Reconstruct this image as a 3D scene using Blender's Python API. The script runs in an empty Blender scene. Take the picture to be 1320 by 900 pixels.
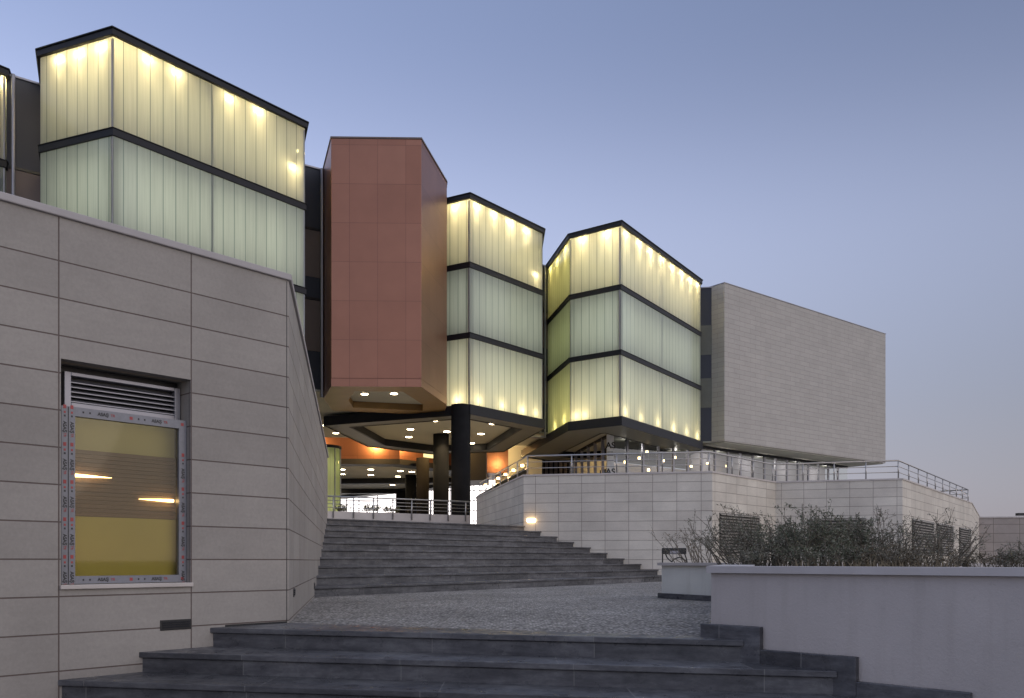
import bpy, bmesh, math, random
from mathutils import Vector, Matrix
random.seed(7)
R = math.radians
scene = bpy.context.scene
col = scene.collection
TT0 = 3.07
EYE = 0.57          # eye height above the plaza (the plaza is z = 0)
FPX = 1120.0        # focal length in photo pixels
HZ = 723.0          # horizon row in the photo

# ------------------------------------------------------------------ survey helpers
def gx(px, Y): return (px - 660.0) / FPX * Y
def zz(py, Y): return EYE + (HZ - py) / FPX * Y
def on_level(px, py, z):
    Y = (z - EYE) * FPX / (HZ - py)
    return Vector((gx(px, Y), Y, z))
def V2(p): return Vector((p[0], p[1]))
def line_x(p, d, q, e):
    """intersection of p+s*d and q+t*e in plan"""
    p, d, q, e = V2(p), V2(d), V2(q), V2(e)
    den = d.x * e.y - d.y * e.x
    s = ((q.x - p.x) * e.y - (q.y - p.y) * e.x) / den
    return p + d * s
def area(poly): return 0.5 * sum(a[0]*b[1]-b[0]*a[1] for a, b in zip(poly, poly[1:]+poly[:1]))
def ccw(poly):
    poly = [V2(p) for p in poly]
    return poly if area(poly) > 0 else poly[::-1]
def offset(poly, d):
    """outward offset (d > 0) of a polygon, mitred"""
    P = ccw(poly); n = len(P); out = []
    for i in range(n):
        a, b, c = P[i-1], P[i], P[(i+1) % n]
        d1 = (b-a).normalized(); d2 = (c-b).normalized()
        n1 = Vector((d1.y, -d1.x)); n2 = Vector((d2.y, -d2.x))
        m = (n1 + n2)
        if m.length < 1e-4: out.append(b + n1*d); continue
        m.normalize(); k = d / max(0.45, m.dot(n1))
        out.append(b + m*k)
    return out

# ------------------------------------------------------------------ mesh builder
class MB:
    def __init__(self): self.bm = bmesh.new(); self.mi = 0
    def face(self, pts):
        f = self.bm.faces.new([self.bm.verts.new(p) for p in pts]); f.material_index = self.mi; return f
    def prism(self, poly, z0, z1, bottom=True, top=True):
        P = ccw(poly)
        lo = [self.bm.verts.new((p.x, p.y, z0)) for p in P]; hi = [self.bm.verts.new((p.x, p.y, z1)) for p in P]
        n = len(P); fs = []
        for i in range(n): fs.append(self.bm.faces.new((lo[i], lo[(i+1) % n], hi[(i+1) % n], hi[i])))
        if top: fs.append(self.bm.faces.new(hi))
        if bottom: fs.append(self.bm.faces.new(lo[::-1]))
        for f in fs: f.material_index = self.mi
        return self
    def ring(self, outer, inner, z0, z1):
        O = ccw(outer); I = ccw(inner); n = len(O)
        def q(a, b, c, d): self.face((a, b, c, d))
        for i in range(n):
            j = (i+1) % n
            o0, o1, i0, i1 = O[i], O[j], I[i], I[j]
            q((*o0, z0), (*o1, z0), (*o1, z1), (*o0, z1))
            q((*i1, z0), (*i0, z0), (*i0, z1), (*i1, z1))
            q((*o1, z0), (*o0, z0), (*i0, z0), (*i1, z0))
            q((*o0, z1), (*o1, z1), (*i1, z1), (*i0, z1))
        return self
    def hexa(self, c):
        v = [self.bm.verts.new(p) for p in c]
        for f in ((0,3,2,1),(4,5,6,7),(0,1,5,4),(1,2,6,5),(2,3,7,6),(3,0,4,7)):
            self.bm.faces.new([v[i] for i in f]).material_index = self.mi
        return self
    def box(self, o, u, v, w):
        """box from corner o spanned by three vectors"""
        o, u, v, w = Vector(o), Vector(u), Vector(v), Vector(w)
        return self.hexa([o, o+u, o+u+v, o+v, o+w, o+u+w, o+u+v+w, o+v+w])
    def tube(self, pts, r, n=8, r2=None, cap=True):
        pts = [Vector(p) for p in pts]; rings = []; m = len(pts)
        for i, p in enumerate(pts):
            d = (pts[min(i+1, m-1)] - pts[max(i-1, 0)]).normalized()
            a = d.cross(Vector((0,0,1)) if abs(d.z) < .95 else Vector((1,0,0))).normalized(); b = d.cross(a)
            rr = r if r2 is None else r + (r2-r)*i/(m-1)
            rings.append([self.bm.verts.new(p + a*rr*math.cos(2*math.pi*k/n) + b*rr*math.sin(2*math.pi*k/n)) for k in range(n)])
        for A, B in zip(rings, rings[1:]):
            for k in range(n):
                self.bm.faces.new((A[k], A[(k+1) % n], B[(k+1) % n], B[k])).material_index = self.mi
        if cap:
            self.bm.faces.new(rings[0][::-1]).material_index = self.mi
            self.bm.faces.new(rings[-1]).material_index = self.mi
        return self
    def build(self, name, mats, parent=None, recalc=True, smooth=False, bevel=0):
        bm = self.bm
        if recalc: bmesh.ops.recalc_face_normals(bm, faces=bm.faces[:])
        bm.normal_update()
        uv = bm.loops.layers.uv.new('UVMap')
        for f in bm.faces:
            n = f.normal; f.smooth = smooth
            if abs(n.z) > .75:
                for l in f.loops: l[uv].uv = (l.vert.co.x, l.vert.co.y)
            else:
                t = Vector((-n.y, n.x, 0)).normalized()
                for l in f.loops: l[uv].uv = (l.vert.co.dot(t), l.vert.co.z)
        me = bpy.data.meshes.new(name); bm.to_mesh(me); bm.free()
        for m in (mats if isinstance(mats, (list, tuple)) else [mats]): me.materials.append(m)
        o = bpy.data.objects.new(name, me); col.objects.link(o)
        if parent is not None:
            o.parent = parent
            o.matrix_parent_inverse = parent_world(parent).inverted()
        if bevel:
            b = o.modifiers.new('bevel', 'BEVEL'); b.width = bevel; b.segments = 2; b.limit_method = 'ANGLE'; b.angle_limit = R(40)
        return o
def parent_world(o):
    m = Matrix.Translation(o.location)
    if o.parent: m = parent_world(o.parent) @ o.matrix_parent_inverse @ m
    return m
def tag(o, label=None, cat=None, group=None, kind=None):
    for k, v in (('label', label), ('category', cat), ('group', group), ('kind', kind)):
        if v: o[k] = v
    return o
def thing(name, loc, label, cat, group=None):
    o = bpy.data.objects.new(name, None); o.empty_display_size = .3; col.objects.link(o); o.location = loc
    return tag(o, label, cat, group)

# ------------------------------------------------------------------ materials
def mat(name):
    m = bpy.data.materials.new(name); m.use_nodes = True
    nt = m.node_tree; nt.nodes.clear()
    out = nt.nodes.new('ShaderNodeOutputMaterial')
    return m, nt, out
def N(nt, typ, **kw):
    n = nt.nodes.new(typ)
    for k, v in kw.items():
        if k.startswith('i_'): n.inputs[int(k[2:])].default_value = v
        else: setattr(n, k, v)
    return n
def L(nt, a, b): nt.links.new(a, b)
def coords(nt, which='Object', scale=(1,1,1), loc=(0,0,0)):
    tc = N(nt, 'ShaderNodeTexCoord'); mp = N(nt, 'ShaderNodeMapping')
    mp.inputs['Scale'].default_value = scale; mp.inputs['Location'].default_value = loc
    L(nt, tc.outputs[which], mp.inputs[0]); return mp.outputs[0]
def noise(nt, vec, scale, detail=4, rough=.55):
    n = N(nt, 'ShaderNodeTexNoise'); n.inputs['Scale'].default_value = scale
    n.inputs['Detail'].default_value = detail; n.inputs['Roughness'].default_value = rough
    L(nt, vec, n.inputs['Vector']); return n.outputs['Fac']
def ramp(nt, fac, stops):
    r = N(nt, 'ShaderNodeValToRGB'); e = r.color_ramp.elements
    while len(e) < len(stops): e.new(.5)
    for el, (p, c) in zip(e, stops): el.position = p; el.color = (*c, 1) if len(c) == 3 else c
    L(nt, fac, r.inputs[0]); return r.outputs[0]
def ramp_s(nt, fac, stops):
    o = ramp(nt, fac, stops); o.node.color_ramp.interpolation = 'B_SPLINE'; return o
def mix(nt, a, b, fac, mode='MIX'):
    m = N(nt, 'ShaderNodeMix', data_type='RGBA', blend_type=mode)
    for s, x in ((0, fac), (6, a), (7, b)):
        if hasattr(x, 'links'): L(nt, x, m.inputs[s])
        else: m.inputs[s].default_value = x if s == 0 else (*x, 1)
    return m.outputs[2]
def principled(nt, out, base, rough=.6, spec=.5, metal=0, bump=None, bstr=.2, bdist=.01):
    p = N(nt, 'ShaderNodeBsdfPrincipled')
    for s, x in (('Base Color', base), ('Roughness', rough)):
        if hasattr(x, 'links'): L(nt, x, p.inputs[s])
        else: p.inputs[s].default_value = x if s == 'Roughness' else (*x, 1)
    p.inputs['Specular IOR Level'].default_value = spec; p.inputs['Metallic'].default_value = metal
    if bump is not None:
        b = N(nt, 'ShaderNodeBump'); b.inputs['Strength'].default_value = bstr; b.inputs['Distance'].default_value = bdist
        L(nt, bump, b.inputs['Height']); L(nt, b.outputs[0], p.inputs['Normal'])
    L(nt, p.outputs[0], out.inputs[0]); return p
def plain(name, c, rough=.6, var=.15, scale=3, metal=0, spec=.5, bump=.05):
    m, nt, out = mat(name); v = coords(nt)
    f = noise(nt, v, scale, 6)
    base = ramp(nt, f, [(.25, [x*(1-var) for x in c]), (.75, [min(1, x*(1+var)) for x in c])])
    principled(nt, out, base, rough, spec, metal, noise(nt, v, scale*14, 3), bump, .004)
    return m
def stone(name, c1, c2, w, h, off=(0,0), mortar=.007, mcol=(.10,.075,.065), stagger=0.0, grime=.22, rough=.65, vmax=1e4):
    m, nt, out = mat(name); v = coords(nt, 'UV', loc=(-off[0], -off[1], 0))
    mn = N(nt, 'ShaderNodeVectorMath', operation='MINIMUM'); mn.inputs[1].default_value = (1e4, vmax, 1e4); L(nt, v, mn.inputs[0]); v = mn.outputs[0]   # the top course is a tall one
    b = N(nt, 'ShaderNodeTexBrick'); b.offset = stagger; b.squash = 1
    L(nt, v, b.inputs['Vector'])
    b.inputs['Color1'].default_value = (*c1, 1); b.inputs['Color2'].default_value = (*c2, 1); b.inputs['Mortar'].default_value = (*mcol, 1)
    for k, x in (('Scale', 1), ('Mortar Size', mortar), ('Mortar Smooth', .15), ('Brick Width', w), ('Row Height', h), ('Bias', 0)): b.inputs[k].default_value = x
    o = coords(nt)
    big = ramp(nt, noise(nt, o, .9, 5, .6), [(.3, (1-grime,)*3), (.7, (1,)*3)])
    c = mix(nt, b.outputs['Color'], big, 1.0, 'MULTIPLY')
    fine = ramp(nt, noise(nt, o, 38, 4, .7), [(.3, (.88, .87, .86)), (.65, (1.03, 1.02, 1))])
    c = mix(nt, c, fine, .8, 'MULTIPLY')
    veins = ramp(nt, noise(nt, coords(nt, 'UV', (2.2, 14, 1)), 1.3, 4, .6), [(.42, (.9, .89, .88)), (.62, (1.02, 1.01, 1))])
    c = mix(nt, c, veins, .3, 'MULTIPLY')
    inv = N(nt, 'ShaderNodeMath', operation='MULTIPLY_ADD'); inv.inputs[1].default_value = -1; inv.inputs[2].default_value = 1
    L(nt, b.outputs['Fac'], inv.inputs[0])
    principled(nt, out, c, rough, .35, 0, inv.outputs[0], .6, .01)
    return m
def plaster(name, c):
    m, nt, out = mat(name); o = coords(nt)
    base = ramp(nt, noise(nt, o, 1.1, 6, .6), [(.3, [x*.90 for x in c]), (.7, [x*1.06 for x in c])])
    st = ramp(nt, noise(nt, coords(nt, 'Object', (7, 7, .55)), 1.0, 5, .6), [(.50, (1,1,1)), (.72, (.86,.85,.84))])
    base = mix(nt, base, st, .7, 'MULTIPLY')
    sp = ramp(nt, noise(nt, o, 11, 7, .75), [(.60, (1,1,1)), (.76, (.84,.83,.82))])
    base = mix(nt, base, sp, .6, 'MULTIPLY')
    principled(nt, out, base, .88, .25, 0, noise(nt, o, 55, 4, .7), .5, .006)
    return m
M = {}
M['annex'] = stone('limestone_annex', (.375,.350,.324), (.325,.302,.280), 1.05, .279, (2.568, .023), .0055, (.13,.10,.09), vmax=3.03)
M['terrace'] = stone('limestone_terrace', (.73,.685,.60), (.65,.60,.525), .68, .277, (.05, .05), .0075, (.34,.295,.26))
M['block'] = stone('limestone_block', (.465,.445,.415), (.43,.411,.384), 1.2, .33, (0, .1), .012, (.31,.285,.27), .5, .09)
M['back'] = stone('limestone_back', (.42,.37,.34), (.37,.33,.30), 1.4, .5, (0, .1), .012, (.17,.14,.12))
M['coping'] = plain('limestone_coping', (.50,.455,.42), .55, .1, 3)
M['plaster'] = plaster('shaded_plaster', (.47,.43,.41))  # render of the near planter, its weaker light put into the colour
M['plaster_lit'] = plaster('glow_lit_plaster', (.66,.645,.58))  # same render lightened for the building glow on the small planter
M['dark'] = plain('charcoal_metal', (.013,.014,.018), .55, .15, 2, 0, .3)
M['ringgrey'] = plain('grey_soffit_metal', (.105,.108,.088), .5, .12, 2)
M['ceiling'] = plain('grey_ceiling', (.46,.46,.40), .8, .04, 1)
M['column'] = plain('black_column', (.012,.012,.013), .9, .2, 2, 0, .12)
M['white'] = plain('white_lining', (.74,.72,.64), .9, .03, 1)
M['navy'] = plain('navy_panel', (.030,.034,.050), .6, .08, .7)
M['brown'] = plain('brown_panel', (.15,.115,.105), .6, .1, .9)
M['steel'] = plain('stainless_steel', (.40,.385,.37), .35, .08, 5, metal=1)
M['alu'] = plain('grey_aluminium', (.28,.28,.31), .4, .06, 5, metal=.6)
M['louvre'] = plain('louvre_metal', (.25,.225,.19), .6, .1, 6)
M['black'] = plain('black_paint', (.014,.014,.015), .45, .2, 8)
M['soil'] = plain('dry_soil', (.10,.075,.05), .95, .4, 5, bump=.6)
M['bark'] = plain('twig_bark', (.15,.13,.10), .9, .3, 20)
M['blind'] = plain('yellow_blind', (.42,.39,.21), .8, .06, 2)
M['blind_low'] = plain('mustard_blind', (.50,.44,.13), .8, .06, 2)
M['slats'] = plain('brown_slats', (.135,.092,.068), .6, .12, 6)
M['lilac'] = plain('lilac_partition', (.50,.48,.54), .8, .05, 1)
M['film'] = plain('grey_film', (.19,.195,.22), .35, .1, 30)
M['print_black'] = plain('black_print', (.02,.02,.022), .5, .1, 10)
M['print_red'] = plain('red_print', (.33,.05,.05), .5, .1, 10)
def leafmat(name, c1, c2, rough=.6):
    m, nt, out = mat(name)
    gi = N(nt, 'ShaderNodeNewGeometry')
    base = ramp(nt, gi.outputs['Random Per Island'], [(0, c1), (1, c2)])
    p = principled(nt, out, base, rough, .3)
    return m
M['leaf_dark'] = leafmat('dark_leaf', (.065,.078,.048), (.19,.205,.14))
M['leaf_grey'] = leafmat('grey_leaf', (.15,.145,.11), (.32,.30,.24))
M['leaf_dry'] = leafmat('dry_leaf', (.10,.082,.055), (.20,.165,.11))
def copper():
    m, nt, out = mat('copper_panel'); v = coords(nt, 'UV')
    b = N(nt, 'ShaderNodeTexBrick'); b.offset = 0
    L(nt, v, b.inputs['Vector'])
    for k, x in (('Color1', (.305,.146,.098,1)), ('Color2', (.268,.125,.084,1)), ('Mortar', (.19,.088,.064,1))): b.inputs[k].default_value = x
    for k, x in (('Scale', 1), ('Mortar Size', .012), ('Mortar Smooth', .3), ('Brick Width', 1.24), ('Row Height', 1.72), ('Bias', 0)): b.inputs[k].default_value = x
    o = coords(nt)
    f = ramp(nt, noise(nt, o, .8, 5), [(.3, (.9,.9,.9)), (.7, (1.04,1.03,1.02))])
    c = mix(nt, b.outputs['Color'], f, .8, 'MULTIPLY')
    p = principled(nt, out, c, .36, .5, .8, noise(nt, o, 1.1, 3), .12, .05)
    return m
M['copper'] = copper()
def darkstone():
    m, nt, out = mat('dark_slate'); o = coords(nt)
    st = coords(nt, 'Object', (.8, .8, 5))
    a = ramp(nt, noise(nt, st, 2.2, 7, .65), [(.3, (.040,.040,.046)), (.5, (.078,.078,.085)), (.75, (.150,.150,.157))])
    g = ramp(nt, noise(nt, coords(nt, 'Object', (1,1,2.2)), 9, 6, .75), [(.35, (.62,.62,.63)), (.68, (1.35,1.35,1.33))])
    c = mix(nt, a, g, .8, 'MULTIPLY')
    w = ramp(nt, noise(nt, coords(nt, 'Object', (1.2,1.2,2.6)), 3.6, 9, .8), [(.52, (0,0,0)), (.68, (.5,.5,.5))])
    c = mix(nt, c, (.17,.17,.17), w)
    rr = ramp(nt, noise(nt, o, 7, 5), [(.32, (.20,)*3), (.6, (.58,)*3)])
    # slabs of slightly different tone, each step with joints of its own
    b = N(nt, 'ShaderNodeTexBrick'); b.offset = .37
    oi = N(nt, 'ShaderNodeObjectInfo'); cx = N(nt, 'ShaderNodeCombineXYZ'); mm_ = N(nt, 'ShaderNodeMath', operation='MULTIPLY'); mm_.inputs[1].default_value = 26
    L(nt, oi.outputs['Random'], mm_.inputs[0]); L(nt, mm_.outputs[0], cx.inputs[0])
    ad = N(nt, 'ShaderNodeVectorMath', operation='ADD'); L(nt, coords(nt, 'UV', (1, .02, 1), (0, .4, 0)), ad.inputs[0]); L(nt, cx.outputs[0], ad.inputs[1])
    L(nt, ad.outputs[0], b.inputs['Vector'])
    for k, x in (('Scale', 1), ('Mortar Size', .0035), ('Mortar Smooth', .1), ('Brick Width', 1.3), ('Row Height', .9), ('Bias', 0)): b.inputs[k].default_value = x
    b.inputs['Color1'].default_value = (.72,.72,.73,1); b.inputs['Color2'].default_value = (1.3,1.3,1.3,1); b.inputs['Mortar'].default_value = (1,1,1,1)
    c = mix(nt, c, b.outputs['Color'], 1, 'MULTIPLY')
    jf = N(nt, 'ShaderNodeMath', operation='MULTIPLY'); jf.inputs[1].default_value = .7; L(nt, b.outputs['Fac'], jf.inputs[0])
    c = mix(nt, c, (.20,.195,.19), jf.outputs[0])
    principled(nt, out, c, rr, .5, 0, noise(nt, o, 22, 6, .7), .14, .005)
    return m
M['slate'] = darkstone()
def pebbles():
    m, nt, out = mat('pebble_paving'); o = coords(nt)
    v = N(nt, 'ShaderNodeTexVoronoi'); v.inputs['Scale'].default_value = 34; v.inputs['Randomness'].default_value = .9
    L(nt, o, v.inputs['Vector'])
    sep = N(nt, 'ShaderNodeSeparateColor'); L(nt, v.outputs['Color'], sep.inputs[0])
    c = ramp(nt, sep.outputs[0], [(0, (.22,.207,.19)), (.5, (.40,.378,.35)), (1, (.66,.62,.575))])
    d = ramp(nt, v.outputs['Distance'], [(.30, (1,1,1)), (.62, (.42,.42,.42))])
    c = mix(nt, c, d, 1, 'MULTIPLY')
    big = ramp(nt, noise(nt, o, .6, 4), [(.35, (.75,.75,.75)), (.65, (1.1,1.1,1.1))])
    c = mix(nt, c, big, .8, 'MULTIPLY')
    # lighter mortar lines dividing the fields
    b = N(nt, 'ShaderNodeTexBrick'); b.offset = 0
    L(nt, coords(nt, 'UV', loc=(.6, .4, 0)), b.inputs['Vector'])
    for k, x in (('Scale', 1), ('Mortar Size', .05), ('Mortar Smooth', .8), ('Brick Width', 3.2), ('Row Height', 3.2), ('Bias', 0)): b.inputs[k].default_value = x
    b.inputs['Color1'].default_value = (0,0,0,1); b.inputs['Color2'].default_value = (0,0,0,1); b.inputs['Mortar'].default_value = (.3,.3,.3,1)
    c = mix(nt, c, (.27,.25,.23), b.outputs['Color'])
    inv = N(nt, 'ShaderNodeMath', operation='MULTIPLY_ADD'); inv.inputs[1].default_value = -1; inv.inputs[2].default_value = 1
    L(nt, v.outputs['Distance'], inv.inputs[0])
    principled(nt, out, c, .85, .12, 0, inv.outputs[0], .3, .012)
    return m
M['pebble'] = pebbles()
M['ground'] = plain('dry_ground', (.13,.12,.10), .95, .3, .2)
M['floor'] = plain('grey_floor', (.30,.285,.265), .6, .15, .6)
def channel_glass(name, tint, joint, trans=.06):
    m, nt, out = mat(name); v = coords(nt, 'UV')
    b = N(nt, 'ShaderNodeTexBrick'); b.offset = 0; L(nt, v, b.inputs['Vector'])
    for k, x in (('Scale', 1), ('Mortar Size', .021), ('Mortar Smooth', .4), ('Brick Width', .5), ('Row Height', 50), ('Bias', 0)): b.inputs[k].default_value = x
    t2 = [x*.93 for x in tint]
    b.inputs['Color1'].default_value = (*tint, 1); b.inputs['Color2'].default_value = (*t2, 1); b.inputs['Mortar'].default_value = (*joint, 1)
    wav = ramp(nt, noise(nt, coords(nt, 'UV', (9, .25, 1)), 1.5, 3), [(.3, (.86,.88,.86)), (.7, (1.05,1.05,1.05))])
    c = mix(nt, b.outputs['Color'], wav, .9, 'MULTIPLY')
    tr = N(nt, 'ShaderNodeBsdfTranslucent'); L(nt, c, tr.inputs[0])
    df = N(nt, 'ShaderNodeBsdfDiffuse'); df.inputs[0].default_value = (.42,.47,.46,1)
    tp = N(nt, 'ShaderNodeBsdfTransparent'); L(nt, c, tp.inputs[0])
    gl = N(nt, 'ShaderNodeBsdfGlossy'); gl.inputs['Roughness'].default_value = .12
    m1 = N(nt, 'ShaderNodeMixShader'); m1.inputs[0].default_value = .22; L(nt, tr.outputs[0], m1.inputs[1]); L(nt, df.outputs[0], m1.inputs[2])
    m2 = N(nt, 'ShaderNodeMixShader'); m2.inputs[0].default_value = trans; L(nt, m1.outputs[0], m2.inputs[1]); L(nt, tp.outputs[0], m2.inputs[2])
    fr = N(nt, 'ShaderNodeFresnel'); fr.inputs[0].default_value = 1.45
    bp = N(nt, 'ShaderNodeBump'); bp.inputs['Strength'].default_value = .25; bp.inputs['Distance'].default_value = .02
    L(nt, noise(nt, coords(nt, 'UV', (4, .4, 1)), 1.5, 2), bp.inputs['Height']); L(nt, bp.outputs[0], gl.inputs['Normal']); L(nt, bp.outputs[0], fr.inputs['Normal'])
    m3 = N(nt, 'ShaderNodeMixShader'); L(nt, fr.outputs[0], m3.inputs[0]); L(nt, m2.outputs[0], m3.inputs[1]); L(nt, gl.outputs[0], m3.inputs[2])
    L(nt, m3.outputs[0], out.inputs[0]); return m
M['chglass'] = channel_glass('channel_glass', (.82,.87,.75), (.25,.33,.27))
M['chgreen'] = channel_glass('green_channel_glass', (.74,.80,.40), (.34,.42,.2))
def clear_glass(name, tint, rough=.03, opac=0.0, refl=1.5):
    m, nt, out = mat(name)
    tp = N(nt, 'ShaderNodeBsdfTransparent'); tp.inputs[0].default_value = (*tint, 1)
    gl = N(nt, 'ShaderNodeBsdfGlossy'); gl.inputs['Roughness'].default_value = rough; gl.inputs[0].default_value = (1,1,1,1)
    fr = N(nt, 'ShaderNodeFresnel'); fr.inputs[0].default_value = refl
    m3 = N(nt, 'ShaderNodeMixShader'); L(nt, fr.outputs[0], m3.inputs[0]); L(nt, tp.outputs[0], m3.inputs[1]); L(nt, gl.outputs[0], m3.inputs[2])
    L(nt, m3.outputs[0], out.inputs[0]); return m
M['glass'] = clear_glass('clear_glass', (.62,.66,.64), refl=1.9)
M['pane'] = clear_glass('window_glass', (.92,.90,.80), refl=1.33)
def emit(name, c, s):
    m, nt, out = mat(name); e = N(nt, 'ShaderNodeEmission'); e.inputs[0].default_value = (*c, 1); e.inputs[1].default_value = s
    L(nt, e.outputs[0], out.inputs[0]); return m
WARM = (1.0, .74, .40)
M['lamp'] = emit('warm_lamp', (1.0,.80,.50), 30)
M['bulb'] = emit('warm_bulb', (1.0,.76,.36), 40)
M['litwin'] = emit('lit_white_glazing', (1.0,.93,.90), 3.0)
M['orangelamp'] = emit('amber_lamp', (1.0,.66,.30), 12)

# ------------------------------------------------------------------ lights
def point(loc, w, parent=None, r=.06, c=WARM, name='lamp_light'):
    l = bpy.data.lights.new(name, 'POINT'); l.energy = w; l.shadow_soft_size = r; l.color = c
    o = bpy.data.objects.new(name, l); col.objects.link(o); o.location = loc
    if parent: o.parent = parent; o.matrix_parent_inverse = parent_world(parent).inverted()
    return o
def spot(loc, aim, w, ang=70, blend=.6, parent=None, r=.05, c=(1,.74,.40)):
    l = bpy.data.lights.new('lamp_light', 'SPOT'); l.energy = w; l.shadow_soft_size = r; l.color = c
    l.spot_size = R(ang); l.spot_blend = blend
    o = bpy.data.objects.new('lamp_light', l); col.objects.link(o); o.location = loc
    o.rotation_euler = (Vector(aim)-Vector(loc)).to_track_quat('-Z', 'Y').to_euler()
    if parent: o.parent = parent; o.matrix_parent_inverse = parent_world(parent).inverted()
    return o
def strip(a, b, w, aim, width=.2, c=WARM, parent=None):
    """a rectangular area light between a and b shining along aim"""
    a, b = Vector(a), Vector(b); l = bpy.data.lights.new('lamp_light', 'AREA'); l.shape = 'RECTANGLE'
    l.size = (b-a).length; l.size_y = width; l.energy = w; l.color = c
    o = bpy.data.objects.new('lamp_light', l); col.objects.link(o)
    zax = -Vector(aim).normalized(); xax = (b-a).normalized(); yax = zax.cross(xax).normalized(); zax = xax.cross(yax)
    m = Matrix((xax, yax, zax)).transposed().to_4x4(); m.translation = (a+b)/2
    if parent: o.parent = parent; o.matrix_parent_inverse = parent_world(parent).inverted()
    o.matrix_basis = m
    return o
def disc(mb, c, r, n=14, h=.03):
    c = Vector(c)
    mb.prism([(c.x+r*math.cos(2*math.pi*k/n), c.y+r*math.sin(2*math.pi*k/n)) for k in range(n)], c.z-h, c.z)
def downlight(p, parent, r=.17, w=0, mname='lamp', name='downlight', ang=120):
    mb = MB(); mb.mi = 1; disc(mb, Vector(p)+Vector((0,0,-.002)), r*1.25, h=.02)
    mb.mi = 0; disc(mb, Vector(p)-Vector((0,0,.024)), r, h=.012)
    o = mb.build(name, [M[mname], M['alu']], parent)
    if w: spot(Vector(p)-Vector((0,0,.06)), Vector(p)-Vector((0,0,2)), w*2.6, ang, .5, o, .1)
    return o

# ================================================================== SETTING
GZ = -0.96
g = MB(); g.face([(-2500,-2500,GZ-.02),(2500,-2500,GZ-.02),(2500,2500,GZ-.02),(-2500,2500,GZ-.02)])
tag(g.build('ground', M['ground']), kind='structure')

# survey lines
K = Vector((-2.05, 7.98)); AD = Vector((.668, .744)).normalized(); BD = Vector((-.183, .983)).normalized()
PA = Vector((1.49, 6.5)); PD = Vector((1, -1)).normalized()
ND = Vector((.98, -.205)).normalized()      # direction of the lower steps
NP = Vector((-.35, 6.58)); TREAD = .51; RISE = .16
def step_ends(k):
    """left end on the annex wall, right end at the planter plinth"""
    return K - AD*(.80 + .615*(k-1)), PA + PD*(.31 + .69*(k-1)) - PD*0 + Vector((-.045, -.045))
# plaza (pebbles): behind the slab of the topmost lower step
pl = MB(); pl.face([(-6, 9.63, -.004), (*K, -.004), (*PA, -.004), (1.62, 6.5, -.004), (2.6, 6.6, -.004), (3.6, 8, -.004), (12, 4, -.004), (70, 4, -.004), (70, 62, -.004), (-8, 62, -.004)])
tag(pl.build('plaza', M['pebble']), kind='structure')
lp = MB(); lp.face([(-30,-25,GZ),(30,-25,GZ),(30,4.2,GZ),(-30,4.2,GZ)])
tag(lp.build('lower_plaza', M['floor']), kind='structure')

# lower steps
st = thing('stone_steps', (0, 6.0, GZ), 'broad dark slate steps in the foreground leading up to the pebble plaza', 'steps')
for k in range(1, 7):
    zt = -RISE*(k-1)
    a, b = step_ends(k); c, d = step_ends(k-1)
    if k == 1: c, d = K, PA
    else:
        fwd = Vector((.25, .968))*.06; c, d = c + fwd, d + fwd
    wl = -AD*0 + Vector((-AD.y, AD.x))*.04
    a = a + wl; c = c + wl
    mb = MB(); mb.prism([a, b, d, c], zt-.045, zt)                        # tread slab
    back = Vector((.25, .968))*.025
    mb.prism([a+back, b+back, d, c], zt-RISE-.03, zt-.047)
    mb.build('step', M['slate'], st, bevel=.006)

# upper stair (fan shaped, ten risers)
us = thing('staircase', (0, 18, 0), 'wide dark slate staircase of ten treads rising from plaza to building', 'stairs')
LB, LT = Vector((-3.05, 13.6)), Vector((-4.47, 21.0))
RB, RT = Vector((4.72, 24.85)), Vector((.42, 25.62))
for i in range(1, 11):
    s = (i-1)/9.0
    a = LB.lerp(LT, s); b = RB.lerp(RT, s)
    s2 = min(1.25, s + 1/9.0 + .03)
    c = LB.lerp(LT, s2); d = RB.lerp(RT, s2) + Vector((0, .35))
    a = a + Vector((-.12, -.02)); c = c + Vector((-.12, 0))
    zt = .16*i; back = Vector((-.02, .02))
    mb = MB(); mb.prism([a, b, d, c], zt-.04, zt)
    mb.prism([a+back, b+back, d, c], zt-.19 if i > 1 else -.05, zt-.042)
    mb.build('step', M['slate'], us, bevel=.006)
up = MB(); up.face([(-5.6, 20.2, 1.585), (-4.55, 21.0, 1.585), (.5, 25.7, 1.585), (-1, 32, 1.585), (-1.4, 45, 1.585), (3, 66, 1.585), (20, 112, 1.585), (-45, 112, 1.585), (-30, 30, 1.585), (-8, 24, 1.585)])
tag(up.build('upper_plaza', M['floor']), kind='structure')

# ================================================================== ANNEX (stone wall at left)
AN = thing('stone_annex', (K.x, K.y, 0), 'low pale limestone annex with taped window at left edge', 'building')
ATOP = 3.14
def wa(t, d=0.0):
    """plan point on the annex front: t metres left of the corner, d metres into the wall"""
    return K - AD*t + Vector((-AD.y, AD.x))*d
def wb(s, d=0.0): return K + BD*s + Vector((-BD.y, BD.x))*d
T0, T1, WZ0, WZ1 = .955, 1.985, .385, 2.085
wall = MB()
D = .35
def wpiece(t0, t1, z0, z1): wall.prism([wa(t0), wa(t1), wa(t1, D), wa(t0, D)], z0, z1)
cornr = line_x(wa(0, D), AD, wb(0, D), BD)
wall.prism([K, wa(T0), wa(T0, D), cornr], -1.2, ATOP)
wpiece(T0, T1, -1.2, WZ0); wpiece(T0, T1, WZ1, ATOP); wpiece(T1, 9.5, -1.2, ATOP)
wall.mi = 1
for tt in (.022,):
    wall.box((*wa(tt+.004, -.0015), .02), (*(AD*.007), 0), (*(Vector((-AD.y, AD.x))*.004), 0), (0, 0, ATOP-.03))
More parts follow.
